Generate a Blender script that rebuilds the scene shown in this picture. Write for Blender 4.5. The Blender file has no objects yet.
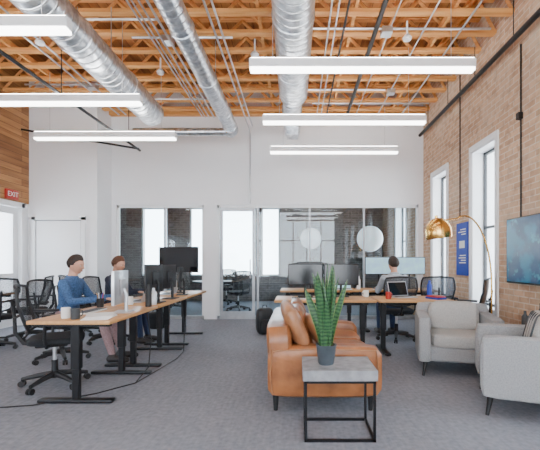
import bpy, bmesh, math, random
from mathutils import Matrix, Vector, Euler, noise
random.seed(7)
scene = bpy.context.scene
COL = scene.collection
rad = math.radians

# ------------------------------------------------------------------ materials
def new_mat(name):
    m = bpy.data.materials.new(name); m.use_nodes = True
    nt = m.node_tree
    b = nt.nodes['Principled BSDF']
    return m, nt, b
def coords(nt, scale=(1,1,1), swap=None):
    tc = nt.nodes.new('ShaderNodeTexCoord')
    out = tc.outputs['Object']
    if swap:
        s = nt.nodes.new('ShaderNodeSeparateXYZ'); c = nt.nodes.new('ShaderNodeCombineXYZ')
        nt.links.new(out, s.inputs[0])
        for i, a in enumerate(swap):
            if a is not None: nt.links.new(s.outputs[a], c.inputs[i])
        out = c.outputs[0]
    mp = nt.nodes.new('ShaderNodeMapping'); mp.inputs['Scale'].default_value = scale
    nt.links.new(out, mp.inputs[0])
    return mp.outputs[0]
def mixc(nt, fac, a, b, mode='MIX'):
    n = nt.nodes.new('ShaderNodeMix'); n.data_type = 'RGBA'; n.blend_type = mode
    if isinstance(fac, (int, float)): n.inputs[0].default_value = fac
    else: nt.links.new(fac, n.inputs[0])
    for sock, v in ((n.inputs[6], a), (n.inputs[7], b)):
        if isinstance(v, tuple): sock.default_value = (v[0], v[1], v[2], 1)
        else: nt.links.new(v, sock)
    return n.outputs[2]
def ramp(nt, fac, p0, p1):
    r = nt.nodes.new('ShaderNodeMapRange'); r.inputs[1].default_value = p0; r.inputs[2].default_value = p1
    nt.links.new(fac, r.inputs[0]); return r.outputs[0]
def noisen(nt, vec, scale, detail=3):
    n = nt.nodes.new('ShaderNodeTexNoise'); n.inputs['Scale'].default_value = scale
    n.inputs['Detail'].default_value = detail; nt.links.new(vec, n.inputs['Vector']); return n.outputs['Fac']
def bumpn(nt, b, h, strength, dist=0.01):
    n = nt.nodes.new('ShaderNodeBump'); n.inputs['Strength'].default_value = strength
    n.inputs['Distance'].default_value = dist
    nt.links.new(h, n.inputs['Height']); nt.links.new(n.outputs[0], b.inputs['Normal'])
def M(name, col, rough=.5, metal=0., var=.12, nscale=8, bump=0, bscale=60, emis=None, es=0):
    m, nt, b = new_mat(name)
    v = coords(nt); f = noisen(nt, v, nscale)
    dk = tuple(c*(1-var) for c in col); lt = tuple(min(1, c*(1+var)) for c in col)
    nt.links.new(mixc(nt, ramp(nt, f, .3, .7), dk, lt), b.inputs['Base Color'])
    b.inputs['Roughness'].default_value = rough; b.inputs['Metallic'].default_value = metal
    if bump: bumpn(nt, b, noisen(nt, v, bscale), bump)
    if emis:
        b.inputs['Emission Color'].default_value = (*emis, 1); b.inputs['Emission Strength'].default_value = es
    return m
def wood(name, c1, c2, axis=0, scale=1., rough=.5, planks=None, swap=None):
    m, nt, b = new_mat(name)
    sc = [9*scale]*3; sc[axis] = .7*scale
    v = coords(nt, tuple(sc)); f = noisen(nt, v, 2.2, 5)
    col = mixc(nt, ramp(nt, f, .3, .7), c1, c2)
    if planks:
        v2 = coords(nt, (1,1,1), swap)
        br = nt.nodes.new('ShaderNodeTexBrick'); nt.links.new(v2, br.inputs['Vector'])
        br.inputs['Scale'].default_value = 1; br.inputs['Brick Width'].default_value = planks[0]
        br.inputs['Row Height'].default_value = planks[1]; br.inputs['Mortar Size'].default_value = .004
        br.inputs['Color1'].default_value = (1,1,1,1); br.inputs['Color2'].default_value = (.5,.42,.36,1)
        br.inputs['Mortar'].default_value = (.12,.08,.05,1)
        col = mixc(nt, .9, col, br.outputs['Color'], 'MULTIPLY')
    nt.links.new(col, b.inputs['Base Color']); b.inputs['Roughness'].default_value = rough
    return m
def brick(name, c1, c2, mortar, swap, dark=(.3,.2,.14)):
    m, nt, b = new_mat(name)
    v = coords(nt, (1,1,1), swap)
    br = nt.nodes.new('ShaderNodeTexBrick'); nt.links.new(v, br.inputs['Vector'])
    br.inputs['Scale'].default_value = 1; br.inputs['Brick Width'].default_value = .22
    br.inputs['Row Height'].default_value = .075; br.inputs['Mortar Size'].default_value = .007
    br.inputs['Color1'].default_value = (*c1,1); br.inputs['Color2'].default_value = (*c2,1)
    br.inputs['Mortar'].default_value = (*mortar,1)
    n1 = noisen(nt, v, 1.3, 4); n2 = noisen(nt, v, 9, 3)
    col = mixc(nt, ramp(nt, n2, .48, .8), br.outputs['Color'], dark)
    col = mixc(nt, ramp(nt, n1, .45, .75), col, mixc(nt, .5, col, mortar))
    nt.links.new(col, b.inputs['Base Color']); b.inputs['Roughness'].default_value = .85
    inv = nt.nodes.new('ShaderNodeMath'); inv.operation = 'SUBTRACT'; inv.inputs[0].default_value = 1
    nt.links.new(br.outputs['Fac'], inv.inputs[1]); bumpn(nt, b, inv.outputs[0], .6, .01)
    return m
def galv(name, rings=True):
    m, nt, b = new_mat(name)
    v = coords(nt)
    f = noisen(nt, v, 14, 2)
    nt.links.new(mixc(nt, ramp(nt, f, .3, .7), (.42,.45,.49), (.80,.83,.87)), b.inputs['Base Color'])
    b.inputs['Metallic'].default_value = .9; b.inputs['Roughness'].default_value = .28
    if rings:
        w = nt.nodes.new('ShaderNodeTexWave'); w.bands_direction = 'Y'; w.inputs['Scale'].default_value = 2.6
        v2 = coords(nt, (.12,1,.12)); nt.links.new(v2, w.inputs['Vector'])
        bumpn(nt, b, ramp(nt, w.outputs['Fac'], .8, 1.), .8, .02)
    return m
def glassm(name, tint=(1,1,1), refl=.08, rmax=.6):
    m = bpy.data.materials.new(name); m.use_nodes = True; nt = m.node_tree; nt.nodes.clear()
    o = nt.nodes.new('ShaderNodeOutputMaterial'); t = nt.nodes.new('ShaderNodeBsdfTransparent')
    g = nt.nodes.new('ShaderNodeBsdfGlossy'); g.inputs['Roughness'].default_value = .02
    t.inputs[0].default_value = (*tint,1)
    lw = nt.nodes.new('ShaderNodeLayerWeight'); lw.inputs[0].default_value = .25
    mr = nt.nodes.new('ShaderNodeMapRange'); mr.inputs[3].default_value = refl; mr.inputs[4].default_value = rmax
    nt.links.new(lw.outputs['Fresnel'], mr.inputs[0])
    mx = nt.nodes.new('ShaderNodeMixShader'); nt.links.new(mr.outputs[0], mx.inputs[0])
    nt.links.new(t.outputs[0], mx.inputs[1]); nt.links.new(g.outputs[0], mx.inputs[2])
    nt.links.new(mx.outputs[0], o.inputs[0]); return m
def meshm(name, col, alpha):
    m, nt, b = new_mat(name)
    v = coords(nt, (160,160,160)); ch = nt.nodes.new('ShaderNodeTexChecker'); ch.inputs['Scale'].default_value = 1
    nt.links.new(v, ch.inputs[0])
    mr = nt.nodes.new('ShaderNodeMapRange'); mr.inputs[3].default_value = alpha; mr.inputs[4].default_value = 1
    nt.links.new(ch.outputs['Fac'], mr.inputs[0])
    nt.links.new(mr.outputs[0], b.inputs['Alpha'])
    b.inputs['Base Color'].default_value = (*col,1); b.inputs['Roughness'].default_value = .7
    return m

WHITE = M('white_paint', (.85,.865,.89), .6, var=.015, nscale=2)
TRIM = M('white_trim', (.84,.86,.88), .4, var=.02)
BLACK = M('black_metal', (.008,.008,.010), .4, .3)
BLACKP = M('black_plastic', (.010,.010,.012), .5)
DGREY = M('dark_grey_plastic', (.04,.045,.05), .5)
STEEL = M('steel', (.6,.62,.65), .3, .9)
ALU = M('aluminium_frame', (.40,.42,.45), .4, .5)
GAP = M('door_gap', (.18,.19,.2), .8)
ORANGE_WOOD_X = wood('joist_wood', (.64,.26,.065), (.86,.45,.15), 0, 1., .6)
DECK = wood('deck_wood', (.40,.15,.04), (.64,.29,.09), 1, 1., .7, (2.4,.14), (1,0,None))
DESKW = wood('desk_wood', (.50,.24,.08), (.66,.36,.14), 0, 1.2, .4)
DESKWY = wood('desk_wood_lengthwise', (.50,.24,.08), (.66,.36,.14), 1, 1.2, .4)
WALLWOOD = wood('wall_planks', (.34,.15,.05), (.60,.31,.12), 1, .8, .6, (1.5,.12), (1,2,None))
BRICK_R = brick('brick_tan', (.68,.45,.29), (.52,.32,.20), (.68,.57,.45), (1,2,None), (.36,.21,.13))
BRICK_B = brick('brick_grey', (.17,.15,.145), (.11,.10,.095), (.22,.21,.20), (0,2,None), (.07,.06,.055))
GALV = galv('galvanised_duct'); GALV0 = galv('galvanised_smooth', False)
GLASS = glassm('clear_glass', (.98,.99,1.), .03, .25)
PGLASS = glassm('partition_glass', (.90,.96,.98), .04, .4)
def carpet():
    m, nt, b = new_mat('carpet')
    v = coords(nt, (1,1,1)); a = noisen(nt, v, 24, 6); c = noisen(nt, v, 150, 2); d = noisen(nt, v, .9, 2)
    v3 = coords(nt, (14,1.2,1)); s = noisen(nt, v3, 3, 4)
    col = mixc(nt, ramp(nt, a, .28, .72), (.155,.168,.20), (.275,.292,.335))
    col = mixc(nt, .25, col, mixc(nt, ramp(nt, s, .35, .65), (.16,.17,.205), (.29,.305,.35)))
    col = mixc(nt, ramp(nt, d, .35, .7), col, mixc(nt, .2, col, (.32,.34,.39)))
    nt.links.new(col, b.inputs['Base Color']); b.inputs['Roughness'].default_value = .95
    bumpn(nt, b, c, .3, .004); return m
CARPET = carpet()
LEATHER = M('tan_leather', (.31,.115,.040), .30, var=.38, nscale=5, bump=.2, bscale=30)
LEATHER_L = M('tan_leather_light', (.39,.175,.080), .32, var=.32, nscale=6, bump=.2, bscale=25)
GREYF = M('grey_fabric', (.33,.335,.34), .9, var=.14, nscale=90, bump=.3, bscale=300)
GREYL = M('light_grey_fabric', (.42,.41,.39), .9, var=.12, nscale=90, bump=.3, bscale=300)
CONC = M('concrete', (.27,.275,.29), .7, var=.25, nscale=12, bump=.15, bscale=50)
GOLD = M('brass', (.80,.47,.13), .22, 1., var=.05)
LAMPW = M('pendant_diffuser', (.9,.9,.9), .5, var=.01, emis=(1,.99,.97), es=10.0)
LAMPU = M('pendant_uplight', (.9,.9,.9), .5, var=.01, emis=(1,.98,.95), es=28.0)
LAMPH = M('pendant_housing', (.88,.89,.9), .4, var=.01)
CHMESH = meshm('chair_mesh', (.02,.022,.026), .5)
CHMESHG = meshm('chair_mesh_grey', (.07,.09,.12), .6)
BROWNM = M('brown_back', (.12,.06,.035), .6)
SEATF = M('seat_fabric', (.014,.015,.018), .9, var=.2, nscale=80)
SCR_D = M('screen_dark', (.006,.007,.009), .12)
SCR_L = M('screen_lit', (.2,.3,.36), .2, emis=(.35,.60,.72), es=1.0, var=.5, nscale=6)
SILVER = M('silver_back', (.62,.64,.67), .3, .6, var=.03)
BLUEP = M('poster_blue', (.010,.045,.42), .5, var=.1)
PAPER = M('paper_white', (.82,.82,.8), .6, var=.02)
REDM = M('red_paint', (.45,.03,.02), .4)
def tvm():
    m, nt, b = new_mat('tv_picture')
    v = coords(nt, (1,1,1), (1,2,None)); a = noisen(nt, v, 3, 6)
    c1 = mixc(nt, ramp(nt, a, .46, .54), (.005,.03,.075), (.010,.085,.15))
    w2 = noisen(nt, v, 5, 3)
    c2 = mixc(nt, ramp(nt, w2, .60, .66), c1, (.03,.16,.22))
    nt.links.new(c2, b.inputs['Base Color']); nt.links.new(c2, b.inputs['Emission Color'])
    b.inputs['Emission Strength'].default_value = 1.; b.inputs['Roughness'].default_value = .25
    return m
TVM = tvm()
def leafm():
    m, nt, b = new_mat('snake_leaf')
    v = coords(nt, (1,1,1)); n = noisen(nt, v, 12, 3)
    w = nt.nodes.new('ShaderNodeTexWave'); w.bands_direction = 'Z'; w.inputs['Scale'].default_value = 12
    w.inputs['Distortion'].default_value = 6; nt.links.new(v, w.inputs['Vector'])
    c = mixc(nt, ramp(nt, w.outputs['Fac'], .3, .8), (.012,.060,.02), (.055,.15,.05))
    nt.links.new(c, b.inputs['Base Color']); b.inputs['Roughness'].default_value = .4
    return m
LEAF = leafm()
LEAFE = M('leaf_edge', (.22,.32,.10), .4)
SOIL = M('soil', (.05,.035,.025), .95, bump=.6)
POT = M('pot_dark', (.06,.075,.09), .45, var=.2)
GLOBE = M('paper_globe', (.85,.87,.88), .6, emis=(.9,.95,1), es=.6)

# ------------------------------------------------------------------ mesh builder
def XF(loc=(0,0,0), rot=(0,0,0)):
    return Matrix.Translation(Vector(loc)) @ Euler([rad(a) for a in rot]).to_matrix().to_4x4()
class MB:
    def __init__(s): s.v=[]; s.f=[]; s.m=[]; s.mats=[]
    def mi(s, mat):
        if mat not in s.mats: s.mats.append(mat)
        return s.mats.index(mat)
    def add(s, vs, fs, mat, mx=None):
        o = len(s.v)
        s.v += [tuple(mx @ Vector(p)) if mx else tuple(p) for p in vs]
        k = s.mi(mat)
        for f in fs: s.f.append([i+o for i in f]); s.m.append(k)
    def addmesh(s, me, matfn, mx=None):
        o = len(s.v)
        for p in me.vertices: s.v.append(tuple(mx @ p.co) if mx else tuple(p.co))
        for f in me.polygons:
            s.f.append([i+o for i in f.vertices]); s.m.append(s.mi(matfn(f.center)))
    def bx(s, x0,x1,y0,y1,z0,z1, mat, mx=None):
        vs=[(x0,y0,z0),(x1,y0,z0),(x1,y1,z0),(x0,y1,z0),(x0,y0,z1),(x1,y0,z1),(x1,y1,z1),(x0,y1,z1)]
        s.add(vs, [(0,3,2,1),(4,5,6,7),(0,1,5,4),(1,2,6,5),(2,3,7,6),(3,0,4,7)], mat, mx)
    def bev(s, x0,x1,y0,y1,z0,z1, mat, r=.01, seg=2, mx=None):
        bm = bmesh.new(); bmesh.ops.create_cube(bm, size=1)
        for v in bm.verts:
            v.co = Vector(((x0+x1)/2+v.co.x*(x1-x0),(y0+y1)/2+v.co.y*(y1-y0),(z0+z1)/2+v.co.z*(z1-z0)))
        bmesh.ops.bevel(bm, geom=bm.edges[:], offset=r, segments=seg, profile=.5, affect='EDGES')
        bm.verts.index_update()
        s.add([v.co.copy() for v in bm.verts], [[v.index for v in f.verts] for f in bm.faces], mat, mx); bm.free()
    def soft(s, c, size, mat, n=5., mx=None, cuts=9, pinch=0, rot=None):
        """rounded upholstery block (superellipsoid)"""
        vs=[]; fs=[]; N=cuts
        for ax in range(3):
            for sg in (-1,1):
                o=len(vs)
                for i in range(N+1):
                    for j in range(N+1):
                        a=math.tan((2*i/N-1)*.785); b=math.tan((2*j/N-1)*.785)
                        p=[0,0,0]; p[ax]=sg; p[(ax+1)%3]=a; p[(ax+2)%3]=b
                        r=(abs(p[0])**n+abs(p[1])**n+abs(p[2])**n)**(1/n)
                        p=[q/r for q in p]
                        if pinch:
                            k=1-pinch*max(abs(p[1]),abs(p[2]))**3; p[0]*=k
                        vs.append(Vector([p[k]*size[k]/2 for k in range(3)]))
                for i in range(N):
                    for j in range(N):
                        q=[o+i*(N+1)+j,o+(i+1)*(N+1)+j,o+(i+1)*(N+1)+j+1,o+i*(N+1)+j+1]
                        fs.append(q if sg>0 else q[::-1])
        R = XF(c, rot or (0,0,0))
        s.add(vs, fs, mat, (mx @ R) if mx else R)
    def tube(s, pts, r, mat, seg=8, mx=None, closed=False, flat=1.):
        pts=[Vector(p) for p in pts]; n=len(pts)
        if not isinstance(r,(list,tuple)): r=[r]*n
        vs=[]; fs=[]; prev=None
        for i,p in enumerate(pts):
            if closed: t=(pts[(i+1)%n]-pts[i-1])
            else: t=(pts[min(i+1,n-1)]-pts[max(i-1,0)])
            t.normalize()
            if prev is None:
                a=Vector((0,0,1)) if abs(t.z)<.9 else Vector((1,0,0))
                u=t.cross(a).normalized()
            else:
                u=(prev-t*prev.dot(t)).normalized()
            prev=u; w=t.cross(u)
            for k in range(seg):
                a=2*math.pi*k/seg
                vs.append(p+u*math.cos(a)*r[i]+w*math.sin(a)*r[i]*flat)
        for i in range(n if closed else n-1):
            for k in range(seg):
                a=i*seg+k; b=i*seg+(k+1)%seg; c=((i+1)%n)*seg+(k+1)%seg; d=((i+1)%n)*seg+k
                fs.append((a,b,c,d))
        if not closed:
            fs.append(list(range(seg))[::-1]); fs.append([(n-1)*seg+k for k in range(seg)])
        s.add(vs, fs, mat, mx)
    def cyl(s, p1, p2, r1, mat, r2=None, seg=16, mx=None):
        s.tube([p1,p2],[r1, r1 if r2 is None else r2], mat, seg, mx)
    def lathe(s, prof, mat, c=(0,0,0), seg=24, mx=None):
        vs=[]; fs=[]; n=len(prof)
        for r,z in prof:
            for k in range(seg):
                a=2*math.pi*k/seg; vs.append((c[0]+r*math.cos(a), c[1]+r*math.sin(a), c[2]+z))
        for i in range(n-1):
            for k in range(seg):
                fs.append((i*seg+k, i*seg+(k+1)%seg, (i+1)*seg+(k+1)%seg, (i+1)*seg+k))
        s.add(vs, fs, mat, mx)
    def ball(s, c, r, mat, mx=None, seg=14, rot=None):
        if not isinstance(r,(list,tuple)): r=(r,r,r)
        vs=[];fs=[];n=seg//2+2
        for i in range(n+1):
            t=math.pi*i/n
            for k in range(seg):
                a=2*math.pi*k/seg
                vs.append(Vector((r[0]*math.sin(t)*math.cos(a), r[1]*math.sin(t)*math.sin(a), r[2]*math.cos(t))))
        for i in range(n):
            for k in range(seg):
                fs.append((i*seg+k,(i+1)*seg+k,(i+1)*seg+(k+1)%seg,i*seg+(k+1)%seg))
        R=XF(c, rot or (0,0,0)); s.add(vs,fs,mat,(mx@R) if mx else R)
    def obj(s, name, loc=(0,0,0), yaw=0, parent=None, smooth=True, angle=38):
        me=bpy.data.meshes.new(name); me.from_pydata(s.v,[],s.f)
        for m in s.mats: me.materials.append(m)
        me.polygons.foreach_set('material_index', s.m)
        bm=bmesh.new(); bm.from_mesh(me)
        bmesh.ops.remove_doubles(bm, verts=bm.verts, dist=1e-5)
        bm.to_mesh(me); bm.free()
        if smooth:
            me.shade_smooth(); me.set_sharp_from_angle(angle=rad(angle))
        o=bpy.data.objects.new(name, me); COL.objects.link(o)
        o.location=loc; o.rotation_euler=(0,0,rad(yaw))
        if parent: o.parent=parent
        return o

# ------------------------------------------------------------------ room shell
XL, XR = -5.45, 2.76
YB, YF = 8.30, -6.0
H = 5.05
def wall_y(name, x0, x1, ya, yb, z1, ops, mat):   # wall along Y with openings (y0,y1,z0,z1)
    b=MB(); ops=sorted(ops); y=ya
    for (a,c,lo,hi) in ops:
        if a>y: b.bx(x0,x1,y,a,0,z1,mat)
        if lo>0: b.bx(x0,x1,a,c,0,lo,mat)
        b.bx(x0,x1,a,c,hi,z1,mat); y=c
    b.bx(x0,x1,y,yb,0,z1,mat)
    return b.obj(name, smooth=False)
def wall_x(name, y0, y1, xa, xb, z1, ops, mat):
    b=MB(); ops=sorted(ops); x=xa
    for (a,c,lo,hi) in ops:
        if a>x: b.bx(x,a,y0,y1,0,z1,mat)
        if lo>0: b.bx(a,c,y0,y1,0,lo,mat)
        b.bx(a,c,y0,y1,hi,z1,mat); x=c
    if xb>x: b.bx(x,xb,y0,y1,0,z1,mat)
    return b.obj(name, smooth=False)
YE = 12.2
b=MB(); b.bx(-7,3.3,YF-.3,YE+.5,-.1,0,CARPET); b.obj('floor', smooth=False)
b=MB(); b.bx(-7,3.3,YF-.3,YE+.5,H,H+.12,DECK); b.obj('ceiling', smooth=False)
WR=[(6.98,7.72,.55,2.98),(5.26,5.98,.55,2.98),(2.0,2.8,.55,2.98),(-.2,.8,.55,2.98),(-2.6,-1.6,.55,2.98),(-4.8,-3.8,.55,2.98),(9.6,10.6,.7,2.9)]  # out-of-view openings beside and behind the camera are added to bring in daylight
wall_y('wall_right', XR, XR+.38, YF, YE, H, WR, BRICK_R)
wn=0
for (a,c,lo,hi) in WR:
    wn+=1; b=MB()
    b.bx(XR-.012,XR+.33,a,a+.03,lo,hi,TRIM); b.bx(XR-.012,XR+.33,c-.03,c,lo,hi,TRIM)
    b.bx(XR-.012,XR+.33,a,c,hi-.03,hi,TRIM); b.bx(XR-.03,XR+.33,a,c,lo,lo+.035,TRIM)
    for (p,q) in ((a-.07,a),(c,c+.07)): b.bx(XR-.025,XR-.001,p,q,lo-.08,hi+.08,TRIM)
    b.bx(XR-.025,XR-.001,a,c,hi,hi+.08,TRIM); b.bx(XR-.025,XR-.001,a,c,lo-.08,lo,TRIM)
    for yy in (a+.03,c-.06): b.bx(XR+.16,XR+.20,yy,yy+.03,lo+.035,hi-.03,DGREY)
    for zz in (lo+.035,(lo+hi)/2,hi-.07): b.bx(XR+.16,XR+.20,a+.03,c-.03,zz,zz+.035,DGREY)
    b.bx(XR+.18,XR+.186,a+.04,c-.04,lo+.05,hi-.05,GLASS)
    b.obj('window_%d'%wn, smooth=False)
# left wall: white below, planks above
WL=[(6.55,7.5,0,2.33),(-4.5,-2.2,.8,2.3),(-1.0,1.3,.8,2.3)]  # door first; the two out-of-view windows are added for extra daylight
wall_y('wall_left', XL-.25, XL, YF, 7.7, 2.42, WL, WHITE)
b=MB(); b.bx(XL-.25,XL+.02,YF,7.7,2.42,H,WALLWOOD); b.obj('wall_left_cladding', smooth=False)
for (a,c,lo,hi) in WL[1:]:
    wn+=1; b=MB()
    for (p,q) in ((a,a+.06),(c-.06,c),((a+c)/2-.03,(a+c)/2+.03)): b.bx(XL-.2,XL-.12,p,q,lo,hi,TRIM)
    b.bx(XL-.2,XL-.12,a,c,lo,lo+.06,TRIM); b.bx(XL-.2,XL-.12,a,c,hi-.06,hi,TRIM)
    b.bx(XL-.165,XL-.16,a,c,lo,hi,GLASS); b.obj('window_%d'%wn, smooth=False)
# storage projection (white) with door
b=MB(); b.bx(XL-.25,-4.05,7.7,8.3,0,H,WHITE); b.obj('wall_storage', smooth=False)
# back wall above the glazing
b=MB(); b.bx(XL-.25,XR,8.3,8.42,2.5,H,WHITE); b.bx(XL-.25,-3.95,8.3,8.42,0,2.5,WHITE); b.bx(2.66,XR,8.3,8.42,0,2.5,WHITE)
b.bx(-2.03,-1.75,8.3,8.42,0,2.5,WHITE); b.obj('wall_back', smooth=False)
# unseen wall behind the camera, its large glazing added to let in daylight
wall_x('wall_front', YF-.25, YF, XL-.25, XR+.38, H, [(-5.0,-1.6,.3,4.3),(-1.1,2.3,.3,4.3)], WHITE)
for (a,c) in ((-5.0,-1.6),(-1.1,2.3)):
    wn+=1; b=MB()
    for k in range(5):
        x=a+(c-a-.06)*k/4; b.bx(x,x+.06,YF-.18,YF-.1,.3,4.3,TRIM)
    for z in (.3,2.5,4.24): b.bx(a,c,YF-.18,YF-.1,z,z+.06,TRIM)
    b.bx(a,c,YF-.145,YF-.14,.3,4.3,GLASS); b.obj('window_%d'%wn, smooth=False)
# room beyond the glass
BW=[(-5.0,-4.15,.8,3.0),(-3.45,-2.85,.8,3.0),(-2.45,-1.3,.8,3.0),(-1.15,-.55,.8,3.0)]
wall_x('wall_meeting_back', YE, YE+.3, -7, XR+.38, H, BW, BRICK_B)
b=MB(); b.bx(-7.2,-6.9,8.42,YE,0,H,BRICK_B); b.obj('wall_meeting_left', smooth=False)
b=MB(); b.bx(XL-.25-1.4,XL-.25,8.3,8.42,0,H,WHITE); b.obj('wall_meeting_front', smooth=False)
for (a,c,lo,hi) in BW:
    wn+=1; b=MB()
    for (p,q) in ((a,a+.05),(c-.05,c)): b.bx(p,q,YE+.05,YE+.12,lo,hi,TRIM)
    for z in (lo,hi-.05): b.bx(a,c,YE+.05,YE+.12,z,z+.05,TRIM)
    b.bx(a,c,YE+.08,YE+.085,lo,hi,GLASS); b.obj('window_%d'%wn, smooth=False)
# glass partition
b=MB()
y0,y1=8.33,8.39
for (a,c,mull) in ((-3.95,-2.03,(-2.9,)),(-1.75,2.66,(-.86,.28,1.47))):
    b.bx(a,c,y0,y1,2.44,2.5,TRIM); b.bx(a,c,y0,y1,0,.07,ALU)
    b.bx(a,a+.05,y0,y1,0,2.5,TRIM); b.bx(c-.05,c,y0,y1,0,2.5,TRIM)
    for x in mull: b.bx(x-.02,x+.02,y0,y1,.07,2.44,ALU)
    b.bx(a+.02,c-.02,8.355,8.363,.05,2.45,PGLASS)
b.obj('glass_partition', smooth=False)
b=MB(); b.bx(-1.68,-1.62,8.32,8.33,.07,2.44,ALU); b.bx(-.98,-.92,8.32,8.33,.07,2.44,ALU); b.bx(-1.62,-.98,8.32,8.33,.07,.17,ALU); b.bx(-1.62,-.98,8.32,8.33,2.36,2.44,ALU)
b.tube([(-1.02,8.32,.9),(-1.02,8.27,.9),(-1.02,8.27,1.3),(-1.02,8.32,1.3)],.012,STEEL); b.obj('door_3')
# white doors
b=MB()
b.bx(-5.36,-5.28,7.66,7.70,0,2.16,TRIM); b.bx(-4.36,-4.28,7.66,7.70,0,2.16,TRIM); b.bx(-5.36,-4.28,7.66,7.70,2.10,2.18,TRIM)
b.bx(-5.28,-4.36,7.688,7.70,0,2.10,GAP)
b.bev(-5.265,-4.375,7.672,7.688,.01,2.082,WHITE,.004,1)
b.tube([(-4.45,7.675,1.0),(-4.45,7.63,1.0),(-4.56,7.63,1.0)],.011,STEEL); b.cyl((-4.45,7.675,1.0),(-4.45,7.665,1.0),.03,STEEL)
b.obj('door_1')
b=MB()
b.bx(XL-.12,XL+.03,6.48,6.56,0,2.40,TRIM); b.bx(XL-.12,XL+.03,7.49,7.57,0,2.40,TRIM); b.bx(XL-.12,XL+.03,6.48,7.57,2.32,2.41,TRIM)
b.bx(XL-.09,XL-.05,6.57,6.69,.01,2.31,TRIM); b.bx(XL-.09,XL-.05,7.36,7.48,.01,2.31,TRIM)
b.bx(XL-.09,XL-.05,6.69,7.36,.01,.3,TRIM); b.bx(XL-.09,XL-.05,6.69,7.36,2.18,2.31,TRIM); b.bx(XL-.09,XL-.05,6.69,7.36,.95,1.03,TRIM)
b.bx(XL-.073,XL-.068,6.68,7.37,.28,2.2,GLASS)
b.tube([(XL-.05,6.63,1.0),(XL-.01,6.63,1.0),(XL-.01,6.75,1.0)],.011,STEEL)
b.obj('door_2')
# skirting
b=MB(); b.bx(XL,XL+.02,YF,6.48,0,.11,TRIM); b.obj('baseboard_left', smooth=False)
b=MB(); b.bx(-4.28,-4.05,7.68,7.7,0,.11,TRIM); b.bx(-4.05,-4.03,7.7,8.3,0,.11,TRIM); b.obj('baseboard_storage', smooth=False)
# exit sign
b=MB(); b.bev(0,.05,-.15,.15,-.09,.09,REDM,.008); es=b.obj('exit_sign',(XL+.02,7.2,2.53))
cu=bpy.data.curves.new('exit_text','FONT'); cu.body='EXIT'; cu.size=.13; cu.align_x='CENTER'; cu.align_y='CENTER'; cu.extrude=.002
t=bpy.data.objects.new('lettering',cu); COL.objects.link(t); t.parent=es; t.location=(.052,0,0); t.rotation_euler=(rad(90),0,rad(90)); cu.materials.append(PAPER)

# ------------------------------------------------------------------ ceiling timber
b=MB()
y=YF+.3
zb, zt = 4.42, 4.90
while y<8.25:
    b.bx(XL,XR,y-.05,y+.05,zb,zb+.045,ORANGE_WOOD_X)
    b.bx(XL,XR,y-.05,y+.05,zt,zt+.045,ORANGE_WOOD_X)
    if y>2.5:
        x=XL; up=True
        while x<XR-.2:
            x2=min(x+.42,XR)
            za,zc=(zb+.04,zt) if up else (zt,zb+.04)
            b.tube([(x,y,za),(x2,y,zc)],.028,ORANGE_WOOD_X,4); x=x2; up=not up
    y+=.44
for x in (-4.3,-2.9,-1.55,-.5,.75,2.0):
    b.bx(x-.02,x+.02,YF,8.28,zb+.045,zb+.13,ORANGE_WOOD_X)
for x in (-4.9,-3.6,-2.2,.1,1.4,2.4):
    b.bx(x-.02,x+.02,YF,8.28,zt-.09,zt,ORANGE_WOOD_X)
b.bx(XL,XR,8.18,8.29,4.42,4.60,ORANGE_WOOD_X)
b.obj('ceiling_joists', smooth=False)

# ducts
def duct(name, pts, rs, extra=None, seg=28, mat=GALV):
    b=MB(); b.tube(pts, rs, mat, seg)
    p0=Vector(pts[0]); p1=Vector(pts[-1]); d=(p1-p0).normalized(); L=(p1-p0).length
    k=.6
    while k<L-.1:   # joint collars
        p=p0+d*k; r=rs if not isinstance(rs,list) else rs[0]
        b.tube([p-d*.02,p-d*.012,p+d*.012,p+d*.02],[r+.001,r+.012,r+.012,r+.001],GALV0,seg); k+=1.2
    for k in (.25,.55,.85):
        p=p0+d*L*k; r=rs if not isinstance(rs,list) else rs[0]
        for sx in (-1,1): b.cyl((p.x+sx*r,p.y,p.z),(p.x+sx*r,p.y,4.42),.006,STEEL,seg=6)
    if extra: extra(b)
    return b.obj(name)
duct('spiral_duct', [(-2.52,YF+.1,3.82),(-2.52,6.6,3.82)], .21)
def ex(b):
    b.tube([(-1.3,7.3,3.88),(-1.3,7.55,3.88),(-1.35,7.62,3.88)],.14,GALV0,20)
    b.tube([(-1.3,7.45,3.80),(-3.2,7.45,3.80)],.075,GALV0,16)
duct('spiral_duct', [(-1.32,YF+.1,3.90),(-1.30,7.45,3.90)], .135, ex)
def ex2(b):
    b.tube([(-.06,6.3,4.05),(-.08,6.5,4.03)],[.235,.17],GALV0,28)
    b.tube([(-.08,6.5,4.03),(-.1,8.0,4.00)],.17,GALV,28)
    for yy in (6.9,7.5): b.tube([(-.09,yy-.015,4.02),(-.09,yy+.015,4.02)],.185,GALV0,28)
    b.bx(-.2,.02,7.3,7.6,3.70,3.86,GALV0)
duct('spiral_duct', [(.05,YF+.1,4.05),(-.06,6.3,4.05)], .235, ex2)
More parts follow.
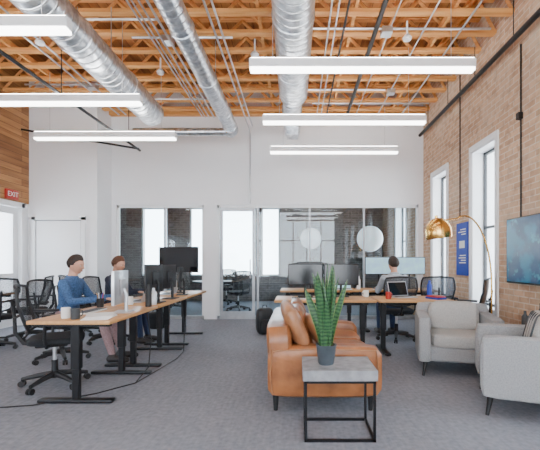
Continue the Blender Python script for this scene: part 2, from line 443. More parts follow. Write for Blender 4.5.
# pipes and conduits
def pipe(name, pts, r, mat, hang=()):
    b=MB(); b.tube(pts,r,mat,10)
    for (x,y,z) in hang: b.cyl((x,y,z),(x,y,4.42),.006,mat,seg=6)
    return b.obj(name)
pipe('sprinkler_pipe',[(2.62,-5,3.95),(2.62,8.1,3.95)],.035,BLACK,[(2.62,k,3.95) for k in (2.6,4.6,5.6,6.6,7.6)])
pipe('sprinkler_pipe',[(-3.1,-5,3.45),(-3.1,7.5,3.45)],.022,BLACK,[(-3.1,k,3.45) for k in (3,5,7)])
pipe('sprinkler_pipe',[(-5.4,7.45,3.85),(-3.1,7.45,3.47)],.02,BLACK)
pipe('black_strut',[(1.02,-4,4.25),(1.02,8.1,4.25)],.032,BLACK,[(1.02,k,4.2) for k in (4,6)])
pipe('black_strut',[(.62,2,4.33),(.62,8.1,4.33)],.015,BLACK)
b=MB()
for i,(x,z,r) in enumerate(((-1.02,4.1,.014),(-.94,4.12,.014),(-1.75,4.3,.016),(-1.85,4.3,.012),(-2.0,4.32,.012),(.42,4.36,.012),(1.7,4.36,.012),(-3.6,4.35,.014),(-3.75,4.35,.014),(-1.93,4.3,.01),(-3.3,4.36,.012),(.5,4.3,.010),(1.25,4.38,.010),(2.2,4.36,.014))):
    b.tube([(x,-4,z),(x,8.0 if i else 8.27,z)],r,STEEL,8)
b.tube([(-1.02,8.27,4.1),(-1.02,8.27,2.52)],.014,STEEL,8)
for (x0,x1,y,z) in ((-2.3,-.9,5.3,4.38),(-.2,1.6,6.9,4.38),(.2,2.6,5.1,4.38),(-4.8,-3.0,6.7,4.38),(-4.8,-1.7,7.3,4.38),(.3,2.6,7.5,4.38),(-3.9,-1.8,4.9,4.38)):
    b.tube([(x0,y,z),(x1,y,z)],.016,STEEL,8)
for (x,y) in ((-1.8,5.3),(.42,5.9),(1.7,6.9),(-3.6,6.7),(1.2,5.1)): b.bx(x-.07,x+.07,y-.07,y+.07,4.30,4.38,STEEL)
b.obj('conduit_run')
b=MB(); b.tube([(2.745,4.66,1.8),(2.745,4.66,3.92)],.010,BLACK,8); b.bx(2.70,2.755,4.63,4.69,3.0,3.08,BLACK); b.obj('wall_conduit')
b=MB(); b.tube([(2.745,6.4,2.0),(2.745,6.4,4.4)],.010,BLACK,8); b.obj('wall_conduit')
for (x,y) in ((-2.12,5.9),(1.45,5.0),(-.6,5.4),(-3.45,5.1)):
    b=MB(); b.lathe([(0.001,0),(.05,0),(.06,.03),(.03,.07),(.012,.08),(.012,.25)],LAMPH,seg=16); b.obj('smoke_detector',(x,y,4.17))

# linear pendants
def pendant(x0,x1,y,z=3.29):
    b=MB(); L=x1-x0
    b.bev(0,L,-.05,.05,.03,.125,LAMPH,.008,1)
    b.bx(.01,L-.01,-.045,.045,0,.032,LAMPW)
    b.bx(.02,L-.02,-.038,.038,.125,.132,LAMPU)
    for x in (.25,L-.25):
        b.cyl((x,0,.12),(x,0,4.42-z),.004,STEEL,seg=6); b.cyl((x,0,.125),(x,0,.15),.012,STEEL)
    b.obj('linear_pendant_lamp',(x0,y,z))
for y in (4.07,5.62,7.15,2.4,.8,-.9,-2.6): pendant(-.51,1.9,y)
for y in (3.38,4.94,6.35,1.8,.2,-1.4,-3.0): pendant(-4.38,-2.02,y)

# ------------------------------------------------------------------ furniture
def desk(name, x0,x1,y0,y1,h,along='y'):
    b=MB(); X=x1-x0; Y=y1-y0
    b.bev(0,X,0,Y,h-.032,h,DESKWY if along=='y' else DESKW,.006,2)
    if along=='y': ends=[(None,.13),(None,Y-.13)]
    else: ends=[(.13,None),(X-.13,None)]
    for (ex_,ey_) in ends:
        if along=='y':
            c=(X/2,ey_); b.bev(.03,X-.03,ey_-.04,ey_+.04,0.004,.035,BLACK,.01,2)
            b.bx(X/2-.3,X/2+.3,ey_-.03,ey_+.03,h-.065,h-.032,BLACK)
        else:
            c=(ex_,Y/2); b.bev(ex_-.04,ex_+.04,.03,Y-.03,0.004,.035,BLACK,.01,2)
            b.bx(ex_-.03,ex_+.03,Y/2-.3,Y/2+.3,h-.065,h-.032,BLACK)
        b.bev(c[0]-.04,c[0]+.04,c[1]-.03,c[1]+.03,.3,h-.06,BLACK,.006,1)
        b.bev(c[0]-.032,c[0]+.032,c[1]-.024,c[1]+.024,.03,.32,BLACK,.006,1)
        for sx,sy in (((-1,0),(1,0)) if along=='y' else ((0,-1),(0,1))):
            b.cyl((c[0]+sx*X*.42,c[1]+sy*Y*.42,0),(c[0]+sx*X*.42,c[1]+sy*Y*.42,.006),.02,BLACK)
    if along=='y': b.bx(X/2-.02,X/2+.02,.13,Y-.13,h-.1,h-.045,BLACK); b.bx(.05,.15,.3,.42,h-.06,h-.032,BLACKP)
    else: b.bx(.13,X-.13,Y/2-.02,Y/2+.02,h-.1,h-.045,BLACK)
    return b.obj(name,(x0,y0,0))
HD=.745
for (a,c) in ((3.25,4.38),(4.42,5.55),(5.59,6.72)): desk('standing_desk',-2.32,-1.60,a,c,HD)
desk('standing_desk',-.3,1.05,5.0,5.68,HD,'x'); desk('standing_desk',1.08,2.08,5.0,5.68,HD,'x')
desk('standing_desk',-.3,1.1,6.72,7.42,HD,'x'); desk('standing_desk',1.13,2.55,6.72,7.42,HD,'x')
desk('standing_desk',-5.3,-4.7,5.2,6.35,HD)
# power leads drooping to the carpet
b=MB()
b.tube([(-1.66,4.2,.68),(-1.62,4.22,.4),(-1.60,4.1,.12),(-1.66,3.9,.008),(-1.9,3.6,.006),(-2.3,3.3,.006),(-3.0,3.15,.006),(-3.6,3.3,.006)],.006,BLACKP,6)
b.tube([(-1.64,5.4,.68),(-1.6,5.4,.3),(-1.58,5.3,.008),(-1.55,4.9,.006),(-1.6,4.4,.006),(-1.66,3.92,.006)],.006,BLACKP,6)
b.obj('power_cable')

def office_chair(loc,yaw,meshm_=CHMESH,name='office_chair'):
    b=MB()
    for k in range(5):
        a=rad(72*k+20); ca,sa=math.cos(a),math.sin(a)
        b.tube([(0,0,.12),(ca*.15,sa*.15,.105),(ca*.30,sa*.30,.075)],[.034,.026,.018],BLACKP,8)
        px,py=ca*.30,sa*.30
        for o in (-.016,.016):
            b.cyl((px-sa*(o-.009),py+ca*(o-.009),.03),(px-sa*(o+.009),py+ca*(o+.009),.03),.03,BLACKP,seg=14)
        b.cyl((px,py,.03),(px,py,.085),.01,BLACKP,seg=8)
    b.cyl((0,0,.08),(0,0,.26),.03,BLACKP); b.cyl((0,0,.25),(0,0,.42),.019,STEEL)
    b.bev(-.16,.12,-.08,.08,.40,.445,BLACKP,.012)
    b.soft((.02,0,.475),(.49,.50,.075),SEATF,4.5)
    def P(u,v): # u -1..1 across, v 0..1 up
        w=.19+.065*math.sin(min(1,v*1.25)*math.pi*.62)
        corner=1-.10*max(0,abs(v-.5)*2-.7)/.3
        yy=u*w*corner; z=.56+v*.46-.02*u*u*(1 if v>.5 else -1)
        x=-.235-.09*v**1.6+.035*math.sin(v*math.pi)*-1+.05*u*u
        return Vector((x,yy,z))
    N=10; vs=[P(-1+2*i/N,j/N) for j in range(N+1) for i in range(N+1)]
    fs=[(j*(N+1)+i,j*(N+1)+i+1,(j+1)*(N+1)+i+1,(j+1)*(N+1)+i) for j in range(N) for i in range(N)]
    b.add(vs,fs,meshm_)
    rim=[P(-1+2*i/N,0) for i in range(N)]+[P(1,j/N) for j in range(N)]+[P(1-2*i/N,1) for i in range(N)]+[P(-1,1-j/N) for j in range(N)]
    b.tube(rim,.014,BLACKP,8,closed=True)
    b.tube([(-.12,0,.42),(-.26,0,.45),(-.33,0,.56),(-.335,0,.72),(-.36,0,.86)],[.025,.022,.018,.016,.012],BLACKP,8)
    b.tube([(-.30,-.19,.72),(-.335,0,.70),(-.30,.19,.72)],.014,BLACKP,8)
    for s in (-1,1):
        b.tube([(-.02,s*.1,.425),(-.04,s*.25,.43),(-.05,s*.285,.50),(-.05,s*.29,.655)],.014,BLACKP,8)
        b.bev(-.15,.13,s*.29-.04,s*.29+.04,.655,.685,BLACKP,.012,2)
    return b.obj(name,(loc[0],loc[1],0),yaw)
office_chair((-2.46,3.86),26)
office_chair((-3.0,4.85),0); office_chair((-2.95,5.95),0)
office_chair((-4.33,5.35),150); office_chair((-4.33,6.15),200); office_chair((-3.72,6.55),20)
office_chair((1.60,6.12),90); office_chair((2.25,6.2),80,CHMESHG); office_chair((2.40,5.45),150,BROWNM)
office_chair((-3.25,10.0),30); office_chair((-1.5,9.7),120); office_chair((-3.6,10.9),-20); office_chair((-2.1,11.3),-90)
b=MB(); b.lathe([(.001,.70),(.55,.70),(.56,.715),(.55,.73),(.001,.73)],DGREY,seg=40); b.cyl((0,0,.03),(0,0,.70),.04,BLACK); b.lathe([(.001,0),(.32,0),(.32,.02),(.05,.04),(.001,.04)],BLACK,seg=30); b.obj('meeting_table',(-2.3,10.45,0))

def monitor(loc,yaw,w,h,zc,hd=HD,scr=SCR_D,back=BLACKP,name='computer_monitor'):
    """local: screen faces -Y"""
    b=MB(); zc-=hd
    b.bev(-w/2,w/2,-.012,.018,zc-h/2,zc+h/2,back,.005,2)
    b.bx(-w/2+.012,w/2-.012,-.0135,-.011,zc-h/2+.014,zc+h/2-.012,scr)
    b.bev(-w/5,w/5,.018,.034,zc-h/4,zc+h/4,back,.008,1)
    b.tube([(0,.035,zc-.02),(0,.06,zc-.08),(0,.06,.01)],.018,SILVER if back is SILVER else BLACKP,10)
    b.bev(-.11,.11,-.05,.12,0,.012,SILVER if back is SILVER else BLACKP,.005,1)
    return b.obj(name,(loc[0],loc[1],hd),yaw)
monitor((-1.78,3.82),-80,.50,.33,1.0,back=SILVER,scr=SCR_L)
monitor((-1.78,4.72),-90,.55,.34,1.05); monitor((-1.78,5.25),-95,.46,.32,1.05)
monitor((-1.95,6.25),-15,.72,.42,1.29); monitor((-1.80,5.85),-80,.46,.30,1.02)
monitor((.12,5.48),0,.50,.31,1.07); monitor((.64,5.48),0,.50,.31,1.07)
monitor((1.55,7.15),0,.54,.33,1.18,scr=SCR_L); monitor((2.14,7.15),6,.56,.33,1.18,scr=SCR_L)
monitor((.25,7.15),0,.5,.31,1.1)
monitor((-4.95,5.8),70,.5,.32,1.05)

def laptop(loc,yaw,hd=HD,name='laptop',scr=None):
    b=MB(); b.bev(-.16,.16,-.11,.11,0,.014,SILVER,.004,1); b.bx(-.14,.14,-.03,.09,.014,.016,BLACKP)
    mx=XF((0,.11,.012),(-18,0,0)); b.bev(-.16,.16,-.004,.004,0,.215,SILVER,.003,1,mx); b.bx(-.15,.15,-.0052,-.004,.01,.205,scr or SCR_L,mx)
    return b.obj(name,(loc[0],loc[1],hd),yaw)
laptop((-2.04,4.86),-90); laptop((-2.06,5.98),-90); laptop((.85,7.0),0)
laptop((1.52,5.42),20,scr=SCR_D)
def keyboard(loc,yaw):
    b=MB(); b.bev(-.2,.2,-.06,.06,0,.014,PAPER,.004,1)
    for r in range(4):
        for k in range(12): b.bx(-.19+k*.0315,-.19+k*.0315+.027,-.052+r*.026,-.052+r*.026+.021,.014,.019,DGREY)
    return b.obj('keyboard',(loc[0],loc[1],HD),yaw)
keyboard((.12,5.2),0); keyboard((1.60,6.93),0); keyboard((-2.08,3.85),-90)
def mug(loc,mat,hd=HD,r=.038,h=.095):
    b=MB(); b.lathe([(.001,0),(r*.9,0),(r,.01),(r,h),(r*.88,h),(r*.86,.012),(.001,.012)],mat,seg=20)
    b.tube([(r,0,h*.8),(r+.022,0,h*.75),(r+.026,0,h*.5),(r+.018,0,h*.28),(r,0,h*.22)],.005,mat,8)
    return b.obj('coffee_mug',(loc[0],loc[1],hd),random.uniform(0,360))
mug((-2.08,3.42),PAPER); mug((-1.96,3.36),DGREY); mug((-1.98,4.5),PAPER); mug((1.25,5.2),REDM); mug((1.0,5.5),PAPER)
def bottle(loc,mat,h=.24,r=.034):
    b=MB(); b.lathe([(.001,0),(r,0),(r,h*.7),(r*.5,h*.85),(r*.5,h),(.001,h)],mat,seg=18); return b.obj('water_bottle',(loc[0],loc[1],HD))
bottle((-1.68,4.3),BLACKP,.25); bottle((1.9,5.45),BLUEP); bottle((-1.69,4.48),SILVER,.2); bottle((1.15,7.1),PAPER)
b=MB()
for k in range(5): b.bx(-.11,.11,-.15,.15,k*.006,k*.006+.005,PAPER,XF((0,0,0),(0,0,k*4)))
b.obj('paper_stack',(-1.79,3.45,HD),10)
b=MB(); b.bev(-.08,.08,-.12,.12,0,.025,BLUEP,.003,1); b.bev(-.075,.075,-.11,.11,.025,.045,REDM,.003,1); b.obj('book_stack',(1.9,5.2,HD),20)
b=MB(); b.lathe([(.001,0),(.035,0),(.04,.1),(.036,.1),(.032,.01),(.001,.01)],BLACKP,seg=16)
for k in range(5): b.cyl((.01*math.cos(k*1.3),.01*math.sin(k*1.3),.01),(.035*math.cos(k*1.3),.035*math.sin(k*1.3),.16),.004,[REDM,BLUEP,PAPER,GOLD,BLACKP][k],seg=6)
b.obj('pen_cup',(-2.2,4.25,HD))

# leather sofa: local x depth (faces +x), y length
b=MB(); L=1.5
b.soft((.46,L/2,.25),(.92,L-.02,.20),LEATHER,10)
b.soft((.11,L/2,.45),(.22,L,.56),LEATHER,9,rot=(0,-4,0))
b.soft((.48,.09,.34),(.95,.20,.42),LEATHER,8); b.soft((.48,L-.09,.34),(.95,.20,.42),LEATHER,8)
for yy in (-.008,L+.008):
    b.tube([(.05,yy,.16),(.03,yy,.34),(.05,yy,.52),(.45,yy,.54),(.90,yy,.52),(.92,yy,.34),(.90,yy,.16)],.006,LEATHER_L,6)
for k in range(2):
    yc=.19+(L-.38)*(k+.5)/2
    b.soft((.57,yc,.40),(.70,(L-.38)/2-.01,.16),LEATHER,6)
    b.soft((.285,yc,.62),(.17,(L-.38)/2-.01,.46),LEATHER,4.5,rot=(0,-14,0),pinch=.3)
b.soft((.23,.27,.69),(.15,.44,.44),LEATHER_L,4,rot=(8,-24,6),pinch=.5)
b.soft((.42,.36,.63),(.13,.40,.36),LEATHER_L,4,rot=(-4,-34,14),pinch=.5)
for x in (.07,.87):
    for yy in (.09,L-.09): b.cyl((x,yy,.17),(x,yy,0),.028,BLACKP,.018)
b.obj('leather_sofa',(-.25,3.12,0))

# armchair: local front faces -Y
def armchair(loc,yaw,w=.80,d=.78):
    b=MB(); h=w/2
    for s in (-1,1):
        b.soft((s*(h-.065),0,.40),(.13,d,.50),GREYF,14)
    b.soft((0,.02,.24),(w-.16,d-.05,.17),GREYF,12)
    b.soft((0,d/2-.08,.46),(w-.02,.16,.58),GREYF,12,rot=(-6,0,0))
    b.soft((0,-.06,.38),(w-.27,d-.20,.16),GREYL,6)
    b.soft((0,d/2-.22,.60),(w-.29,.17,.36),GREYL,4.5,rot=(-14,0,0))
    for sx in (-1,1):
        for sy in (-1,1): b.tube([(sx*(h-.08),sy*(d/2-.08),.17),(sx*(h-.05),sy*(d/2-.05),0)],[.026,.014],BLACKP,10)
    return b.obj('armchair',(loc[0],loc[1],0),yaw)
armchair((1.84,4.42),-14,.86); armchair((2.00,3.30),-112)
b=MB(); b.soft((0,0,0),(.12,.40,.36),GREYL,4,pinch=.5)
for k in range(-2,3): b.soft((0,k*.07,0),(.124-abs(k)*.006,.02,.335),DGREY,4)
tc=b.obj('throw_cushion',(2.06,3.29,.65),20); tc.rotation_euler=(0,rad(14),rad(-22))

# side table
b=MB(); w=.52; d=.40; ht=.50
b.bev(0,w,0,d,ht-.075,ht,CONC,.004,1)
for x in (.012,w-.03):
    for yy in (.012,d-.03): b.bx(x,x+.018,yy,yy+.018,0,ht-.075,BLACK)
for z in (0,ht-.093):
    b.bx(.012,w-.012,.012,.03,z,z+.018,BLACK); b.bx(.012,w-.012,d-.03,d-.012,z,z+.018,BLACK)
    b.bx(.012,.03,.012,d-.012,z,z+.018,BLACK); b.bx(w-.03,w-.012,.012,d-.012,z,z+.018,BLACK)
b.obj('side_table',(.04,2.62,0))
# snake plant
b=MB()
b.lathe([(.001,0),(.052,0),(.058,.01),(.074,.13),(.078,.145),(.068,.145),(.066,.12),(.001,.12)],POT,seg=28)
b.lathe([(.001,.122),(.066,.121)],SOIL,seg=28)
random.seed(5)
for k in range(14):
    a=k*2.399+.4; inner=k<6
    rr=(.010 if inner else .036)+.004*random.random(); Lh=random.uniform(.50,.64) if inner else random.uniform(.34,.56)
    lean=random.uniform(.02,.06) if inner else random.uniform(.07,.14); tw=random.uniform(-.7,.7); wd=random.uniform(.024,.031)
    base=Vector((math.cos(a)*rr,math.sin(a)*rr,.115)); dirv=Vector((math.cos(a),math.sin(a),0))
    vs=[];fs=[];fe=[];N=14; ph=random.uniform(-1.2,1.2)
    for i in range(N+1):
        t=i/N; c=base+dirv*lean*(t**1.5)+Vector((0,0,Lh*t))
        ww=wd*(.50+1.0*t-.1*t*t)*(1 if t<.55 else max(.02,1-((t-.55)/.45)**1.7))
        ang=a+1.57+ph+tw*t*1.2; side=Vector((math.cos(ang),math.sin(ang),0)); nrm=Vector((-side.y,side.x,0))
        for u in (-1,-.82,0,.82,1):
            vs.append(c+side*ww*u+nrm*(.012*u*u*(ww/wd)))
        for u in (.82,0,-.82):
            vs.append(c+side*ww*u+nrm*(.012*u*u*(ww/wd)-.004))
    S=8
    for i in range(N):
        for q in range(S):
            f=(i*S+q,i*S+(q+1)%S,(i+1)*S+(q+1)%S,(i+1)*S+q)
            (fe if q in (0,3) else fs).append(f)
    o=len(b.v); b.add(vs,fs,LEAF); km=b.mi(LEAFE)
    for f in fe: b.f.append([x+o for x in f]); b.m.append(km)
b.obj('snake_plant',(.215,2.80,.50))

# arc floor lamp
b=MB()
b.lathe([(.001,0),(.15,0),(.15,.05),(.145,.055),(.001,.055)],PAPER,seg=32)
pts=[(0,0,.05),(0,0,.5),(0,0,.95)]
for k in range(1,13):
    a=math.pi*.5*k/12*1.18; pts.append((-.36+.36*math.cos(a)*1.0-.0, 0, .95+.0+.92*math.sin(a)*.985))
end=Vector(pts[-1]); pts.append((end.x-.16,0,end.z-.02)); pts.append((-.68,0,end.z-.10))
b.tube(pts,.011,GOLD,10)
dm=XF((-.70,0,1.66),(0,-8,0))
b.lathe([(.001,.17),(.03,.168),(.09,.145),(.14,.09),(.165,.02),(.165,-.06),(.158,-.10),(.152,-.10),(.158,-.05),(.157,.02),(.13,.085),(.08,.135),(.001,.155)],GOLD,seg=32,mx=dm)
b.cyl((0,0,.16),(0,0,.20),.02,GOLD,mx=dm); b.ball((0,0,-.02),(.045,.045,.055),LAMPH,mx=dm)
b.obj('arc_floor_lamp',(2.55,4.98,0))
# tv, poster
b=MB(); b.bev(2.66,2.70,3.72,4.83,.99,1.79,BLACKP,.006,1); b.bx(2.657,2.661,3.735,4.815,1.01,1.775,TVM); b.bx(2.70,2.76,4.1,4.4,1.25,1.55,BLACKP); b.obj('wall_tv')
b=MB(); b.bx(2.735,2.752,5.99+.1,6.52,1.03,1.90,BLUEP)
for z,l in ((1.78,.2),(1.74,.28),(1.70,.16),(1.35,.22),(1.31,.26),(1.27,.18),(1.23,.24)): b.bx(2.732,2.736,6.16,6.16+l,z,z+.016,PAPER)
b.bx(2.732,2.736,6.2,6.4,1.48,1.60,PAPER); b.obj('poster', smooth=False)
# low wall shelf with odds and ends behind the armchair
b=MB(); b.bev(2.44,2.75,3.80,4.30,.50,.53,DGREY,.004,1)
for yy in (3.82,4.26):
    b.bx(2.46,2.48,yy,yy+.02,0,.5,BLACK); b.bx(2.71,2.73,yy,yy+.02,0,.5,BLACK)
b.obj('console_table')
for (x,y,hh,mt) in ((2.55,3.9,.22,PAPER),(2.6,4.05,.28,DGREY),(2.52,4.2,.18,DGREY)):
    b=MB(); b.lathe([(.001,0),(.035,0),(.035,hh*.65),(.014,hh*.8),(.014,hh),(.001,hh)],mt,seg=16); b.obj('bottle',(x,y,.53))
# backpack
b=MB(); b.soft((0,0,.23),(.30,.22,.46),BLACKP,4); b.soft((0,-.12,.15),(.24,.10,.24),SEATF,4); b.tube([(-.04,0,.44),(-.03,0,.50),(.03,0,.50),(.04,0,.44)],.009,BLACKP)
for s in (-1,1): b.tube([(s*.08,.1,.42),(s*.10,.17,.3),(s*.10,.16,.12),(s*.1,.1,.05)],.014,SEATF,8)
b.obj('backpack',(-.56,6.6,0),20)
b=MB(); b.soft((0,0,.16),(.34,.18,.32),SEATF,4); b.tube([(-.08,0,.3),(-.06,0,.42),(.06,0,.42),(.08,0,.3)],.008,BLACKP); b.obj('tote_bag',(-2.62,7.1,0),-10)
for (x,y,z,r) in ((.37,10.2,1.88,.28),(1.92,10.0,1.86,.34)):
    b=MB(); b.ball((0,0,0),r,GLOBE,seg=32); b.cyl((0,0,r-.01),(0,0,H-z),.006,BLACK,seg=6); b.cyl((0,0,r-.01),(0,0,r+.04),.03,BLACK); b.obj('globe_pendant_lamp',(x,y,z))

# ------------------------------------------------------------------ people
SKIN=M('skin',(.58,.30,.20),.5,var=.06); LIP=M('lips',(.40,.14,.11),.5); EYEW=M('eye_white',(.6,.58,.56),.3); EYEB=M('iris',(.03,.02,.015),.3)
def remeshed(mb, vox=.011, it=5):
    o=mb.obj('tmp_body', smooth=False)
    r=o.modifiers.new('r','REMESH'); r.mode='VOXEL'; r.voxel_size=vox
    sm=o.modifiers.new('s','SMOOTH'); sm.factor=.6; sm.iterations=it
    dg=bpy.context.evaluated_depsgraph_get(); dg.update()
    me=bpy.data.meshes.new_from_object(o.evaluated_get(dg))
    bpy.data.objects.remove(o); return me
def seg_d(p,a,b):
    ab=b-a; t=max(0,min(1,(p-a).dot(ab)/max(ab.length_squared,1e-9))); return (p-(a+ab*t)).length
def sstep(a,b,x):
    t=max(0,min(1,(x-a)/(b-a))); return t*t*(3-2*t)
def head(b,mx,hairm):
    vs=[];fs=[];N=56;K=44
    def shp(t,a,k=1.):
        x=math.sin(t)*math.cos(a); y=math.sin(t)*math.sin(a); z=math.cos(t)
        if z<0 and x>0: X=(x**(1+.42*z))*.094*k
        elif z<0: X=x*.096*(1-.45*(-z)**1.3)*k+.012*(-z)
        else: X=x*(.096 if x<0 else .094)*k
        Y=y*.078*k; Z=z*.118*k
        if z<0: Y*=1-.24*(-z)**1.2
        if k==1. and x>0:
            X+=.020*math.exp(-((Y/.014)**2+((Z+.027)/.015)**2))+.011*math.exp(-((Y/.009)**2+((Z+.008)/.022)**2))
            X-=.009*math.exp(-(((abs(Y)-.031)/.015)**2+((Z-.002)/.011)**2))
            X+=.004*math.exp(-((Y/.05)**2+((Z-.022)/.010)**2))+.005*math.exp(-((Y/.022)**2+((Z+.095)/.014)**2))
            X+=.003*math.exp(-((Y/.024)**2+((Z+.062)/.012)**2))
        return Vector((X,Y,Z))
    for i in range(K+1):
        for j in range(N): vs.append(shp(math.pi*i/K,2*math.pi*j/N))
    for i in range(K):
        for j in range(N): fs.append((i*N+j,(i+1)*N+j,(i+1)*N+(j+1)%N,i*N+(j+1)%N))
    b.add(vs,fs,SKIN,mx)
    for s in (-1,1):
        b.ball((.0745,s*.031,.001),(.0105,.012,.007),EYEW,mx,10); b.ball((.0832,s*.030,.001),(.003,.005,.005),EYEB,mx,8)
        b.tube([(.087,s*.015,.019),(.084,s*.031,.024),(.074,s*.045,.019)],[.002,.003,.0015],hairm,6,mx)
        b.ball((-.004,s*.075,-.008),(.018,.009,.031),SKIN,mx,12,rot=(0,12,0))
    b.ball((.0925,0,-.058),(.006,.021,.0035),LIP,mx,10); b.ball((.0915,0,-.065),(.006,.017,.0042),LIP,mx,10)
    vs=[];fs=[];keep=set()
    for i in range(K+1):
        for j in range(N):
            t=math.pi*i/K; a=2*math.pi*j/N; p0=shp(t,a,1.0001)
            X=p0.x
            line=.066-.085*(1-sstep(-.005,.060,X)) - .045*(1-sstep(-.07,-.01,X))
            d=p0.z-line
            th=.011*sstep(-.004,.022,d)+.010*sstep(.02,.09,d)*(1 if X<.06 else .8)+.0025*noise.noise(p0*55)*(d>0)
            p=p0+p0.normalized()*(th-.003*(d<0))
            if d>-.012: keep.add(i*N+j)
            vs.append(p)
    for i in range(K):
        for j in range(N):
            f=(i*N+j,(i+1)*N+j,(i+1)*N+(j+1)%N,i*N+(j+1)%N)
            if all(q in keep for q in f): fs.append(f)
    b.add(vs,fs,hairm,mx)
def hand(b,w,d,side):
    d=Vector(d).normalized(); up=Vector((0,0,1)); lat=up.cross(d).normalized(); up=d.cross(lat)
    R=Matrix((d,lat,up)).transposed().to_4x4(); mx=Matrix.Translation(w)@R
    b.soft((.045,0,0),(.095,.080,.030),SKIN,3,mx,6)
    th=-side
    for k,(ln,oy) in enumerate(((.068,.030),(.078,.010),(.073,-.010),(.056,-.029))):
        y=oy*th; cv=[(.07,y,.002)]; a=.10; x,z=.085,.003
        for q,fr in enumerate((.42,.33,.25)):
            x+=ln*fr*math.cos(a); z-=ln*fr*math.sin(a); cv.append((x,y*(1+.06*q),z)); a+=.38
        cv.append((x+.005*math.cos(a),y*1.15,z-.005*math.sin(a)))
        b.tube(cv,[.0095,.0088,.0080,.0072,.003],SKIN,8,mx)
    b.tube([(.02,th*.028,-.004),(.045,th*.052,-.008),(.070,th*.062,-.012),(.092,th*.060,-.016),(.097,th*.059,-.017)],[.013,.011,.0095,.008,.003],SKIN,8,mx)
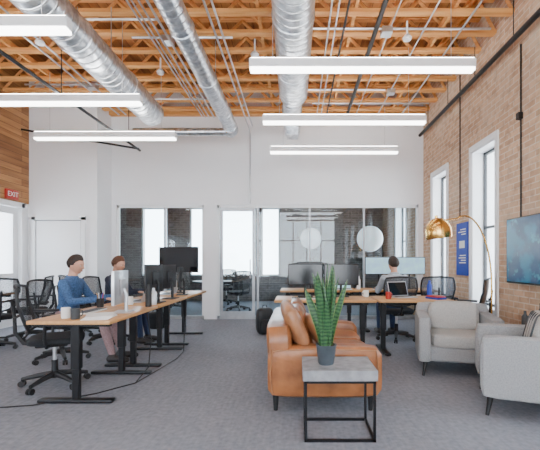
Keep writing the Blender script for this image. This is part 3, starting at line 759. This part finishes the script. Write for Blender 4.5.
def person(name,loc,yaw,shirt,pants,shoe,hairm,lean=.06,headrot=(0,12,0),wristL=(.50,.16,.80),wristR=(.50,-.16,.80),kneex=.47,footx=.52):
    t=MB(); D=SKIN
    rings=[(0,.47,.13,.17),(0,.52,.145,.185),(.0,.60,.125,.165),(lean*.4,.72,.11,.145),(lean*.75,.84,.118,.165),(lean,.94,.118,.185),(lean*1.1,1.00,.10,.175),(lean*1.15,1.045,.075,.11),(lean*1.3,1.075,.055,.06)]
    vs=[];fs=[];S=20
    for (x,z,rx,ry) in rings:
        for k in range(S):
            a=2*math.pi*k/S; vs.append((x+rx*math.cos(a),ry*math.sin(a),z))
    for i in range(len(rings)-1):
        for k in range(S): fs.append((i*S+k,i*S+(k+1)%S,(i+1)*S+(k+1)%S,(i+1)*S+k))
    fs.append(list(range(S))[::-1]); fs.append([(len(rings)-1)*S+k for k in range(S)]); t.add(vs,fs,D)
    nk=Vector((lean*1.3,0,1.05)); hc=Vector((lean*1.3+.045,0,1.215))
    t.tube([nk,nk+Vector((.02,0,.13))],[.058,.052],D,14)
    bones=[]; V=Vector
    def limb(pts,rs,tag):
        pts=[V(p) for p in pts]; t.tube(pts,rs,D,14)
        for p,r in zip(pts,rs): t.ball(p,r,D,None,12)
        for a,c in zip(pts,pts[1:]): bones.append((a,c,tag))
    for s,w in ((1,V(wristL)),(-1,V(wristR))):
        sh=V((lean*1.05,s*.172,.98)); el=V((lean+.10+.04,s*.235,.765))
        mid=sh.lerp(el,.5)
        limb([sh,mid,el],[.064,.056,.046],'up')
        m2=el.lerp(w,.4); limb([el,m2,w],[.046,.043,.029],'fore')
        limb([(.02,s*.095,.55),(kneex*.5,s*.105,.552),(kneex,s*.115,.535)],[.095,.085,.064],'leg')
        kn=V((kneex,s*.115,.535)); an=V((footx-.03,s*.12,.10))
        limb([kn,kn.lerp(an,.35)+V((-.012,0,0)),an],[.064,.060,.042],'leg')
        limb([(footx-.06,s*.12,.045),(footx+.06,s*.125,.045),(footx+.16,s*.13,.036)],[.044,.042,.034],'shoe')
    bones.append((V((0,0,.60)),V((lean,0,1.0)),'torso')); bones.append((V((0,-.1,.5)),V((0,.1,.5)),'hip')); bones.append((nk+V((.0,0,.05)),nk+V((.02,0,.13)),'neck'))
    me=remeshed(t)
    def mf(c):
        tag=min(bones,key=lambda q:seg_d(c,q[0],q[1])-(.1 if q[2] in('torso','hip') else .05 if q[2]=='leg' else .0 if q[2]=='neck' else .03))[2]
        if c.z<.105: return shoe
        if c.z<.62 and tag in('torso','hip','leg'): return pants
        if tag in('leg','hip','shoe'): return pants if c.z>.105 else shoe
        if tag=='neck' or c.z>1.075: return SKIN
        return shirt
    b=MB(); b.addmesh(me,mf)
    b.tube([(nk.x+.062*math.cos(a),.066*math.sin(a),1.062-.012*math.cos(a)) for a in [k*math.pi/8 for k in range(16)]],.012,shirt,8,closed=True)
    hmx=Matrix.Translation(hc)@Euler([rad(q) for q in headrot]).to_matrix().to_4x4()
    head(b,hmx,hairm)
    for s,w in ((1,V(wristL)),(-1,V(wristR))):
        el=V((lean+.14,s*.235,.765)); d=(w-el).normalized(); d.z=-.16
        d=(d*.5+V((1,0,-.12))*.5); hand(b,w,d,s)
        dd=(w-el).normalized(); c=w-dd*.02
        b.tube([c-dd*.02,c],[.037,.036],shirt,12)
    return b.obj(name,(loc[0],loc[1],0),yaw,angle=60)
DENIM=M('denim_shirt',(.055,.12,.26),.9,var=.35,nscale=60,bump=.3,bscale=25)
PINK=M('pink_trousers',(.38,.25,.26),.9,var=.2,nscale=60); SHOE=M('dark_shoes',(.025,.02,.02),.5)
HAIR1=M('brown_hair',(.03,.016,.010),.6,var=.5,nscale=80); HAIR2=M('auburn_hair',(.11,.04,.016),.6,var=.4,nscale=80)
NAVY=M('navy_shirt',(.03,.035,.06),.9,var=.2,nscale=50); JEANS=M('jeans',(.03,.05,.11),.9,var=.2,nscale=60); LIGHTS=M('pale_grey_shirt',(.42,.45,.50),.9,var=.1,nscale=40)
person('seated_man',(-2.93,4.85),0,DENIM,PINK,SHOE,HAIR1,lean=.05,headrot=(0,12,-2),footx=.66,kneex=.52,wristL=(.60,.14,.80),wristR=(.58,-.16,.80))
person('seated_man',(-2.90,5.95),-3,NAVY,JEANS,SHOE,HAIR2,lean=.05,headrot=(0,14,-6),footx=.55)
person('seated_man',(1.60,6.20),95,LIGHTS,JEANS,SHOE,HAIR1,lean=.03,headrot=(0,6,8),wristL=(.48,.15,.80),wristR=(.48,-.15,.80),footx=.5)

# ------------------------------------------------------------------ light
w=bpy.data.worlds.new('sky_world'); scene.world=w; w.use_nodes=True
nt=w.node_tree; bg=nt.nodes['Background']
tcn=nt.nodes.new('ShaderNodeTexCoord'); sp=nt.nodes.new('ShaderNodeSeparateXYZ'); nt.links.new(tcn.outputs['Generated'],sp.inputs[0])
c=mixc(nt,ramp(nt,sp.outputs[2],-.1,.6),(.92,.96,1.0),(.74,.87,1.0)); nt.links.new(c,bg.inputs[0]); bg.inputs[1].default_value=12.5

cam=bpy.data.cameras.new('camera'); co=bpy.data.objects.new('camera',cam); COL.objects.link(co)
co.location=(0,0,1.25); co.rotation_euler=(rad(90),0,0)
cam.sensor_width=36; cam.lens=380/540*36; cam.shift_x=-27/540; cam.shift_y=37/540; cam.clip_start=.05
scene.camera=co
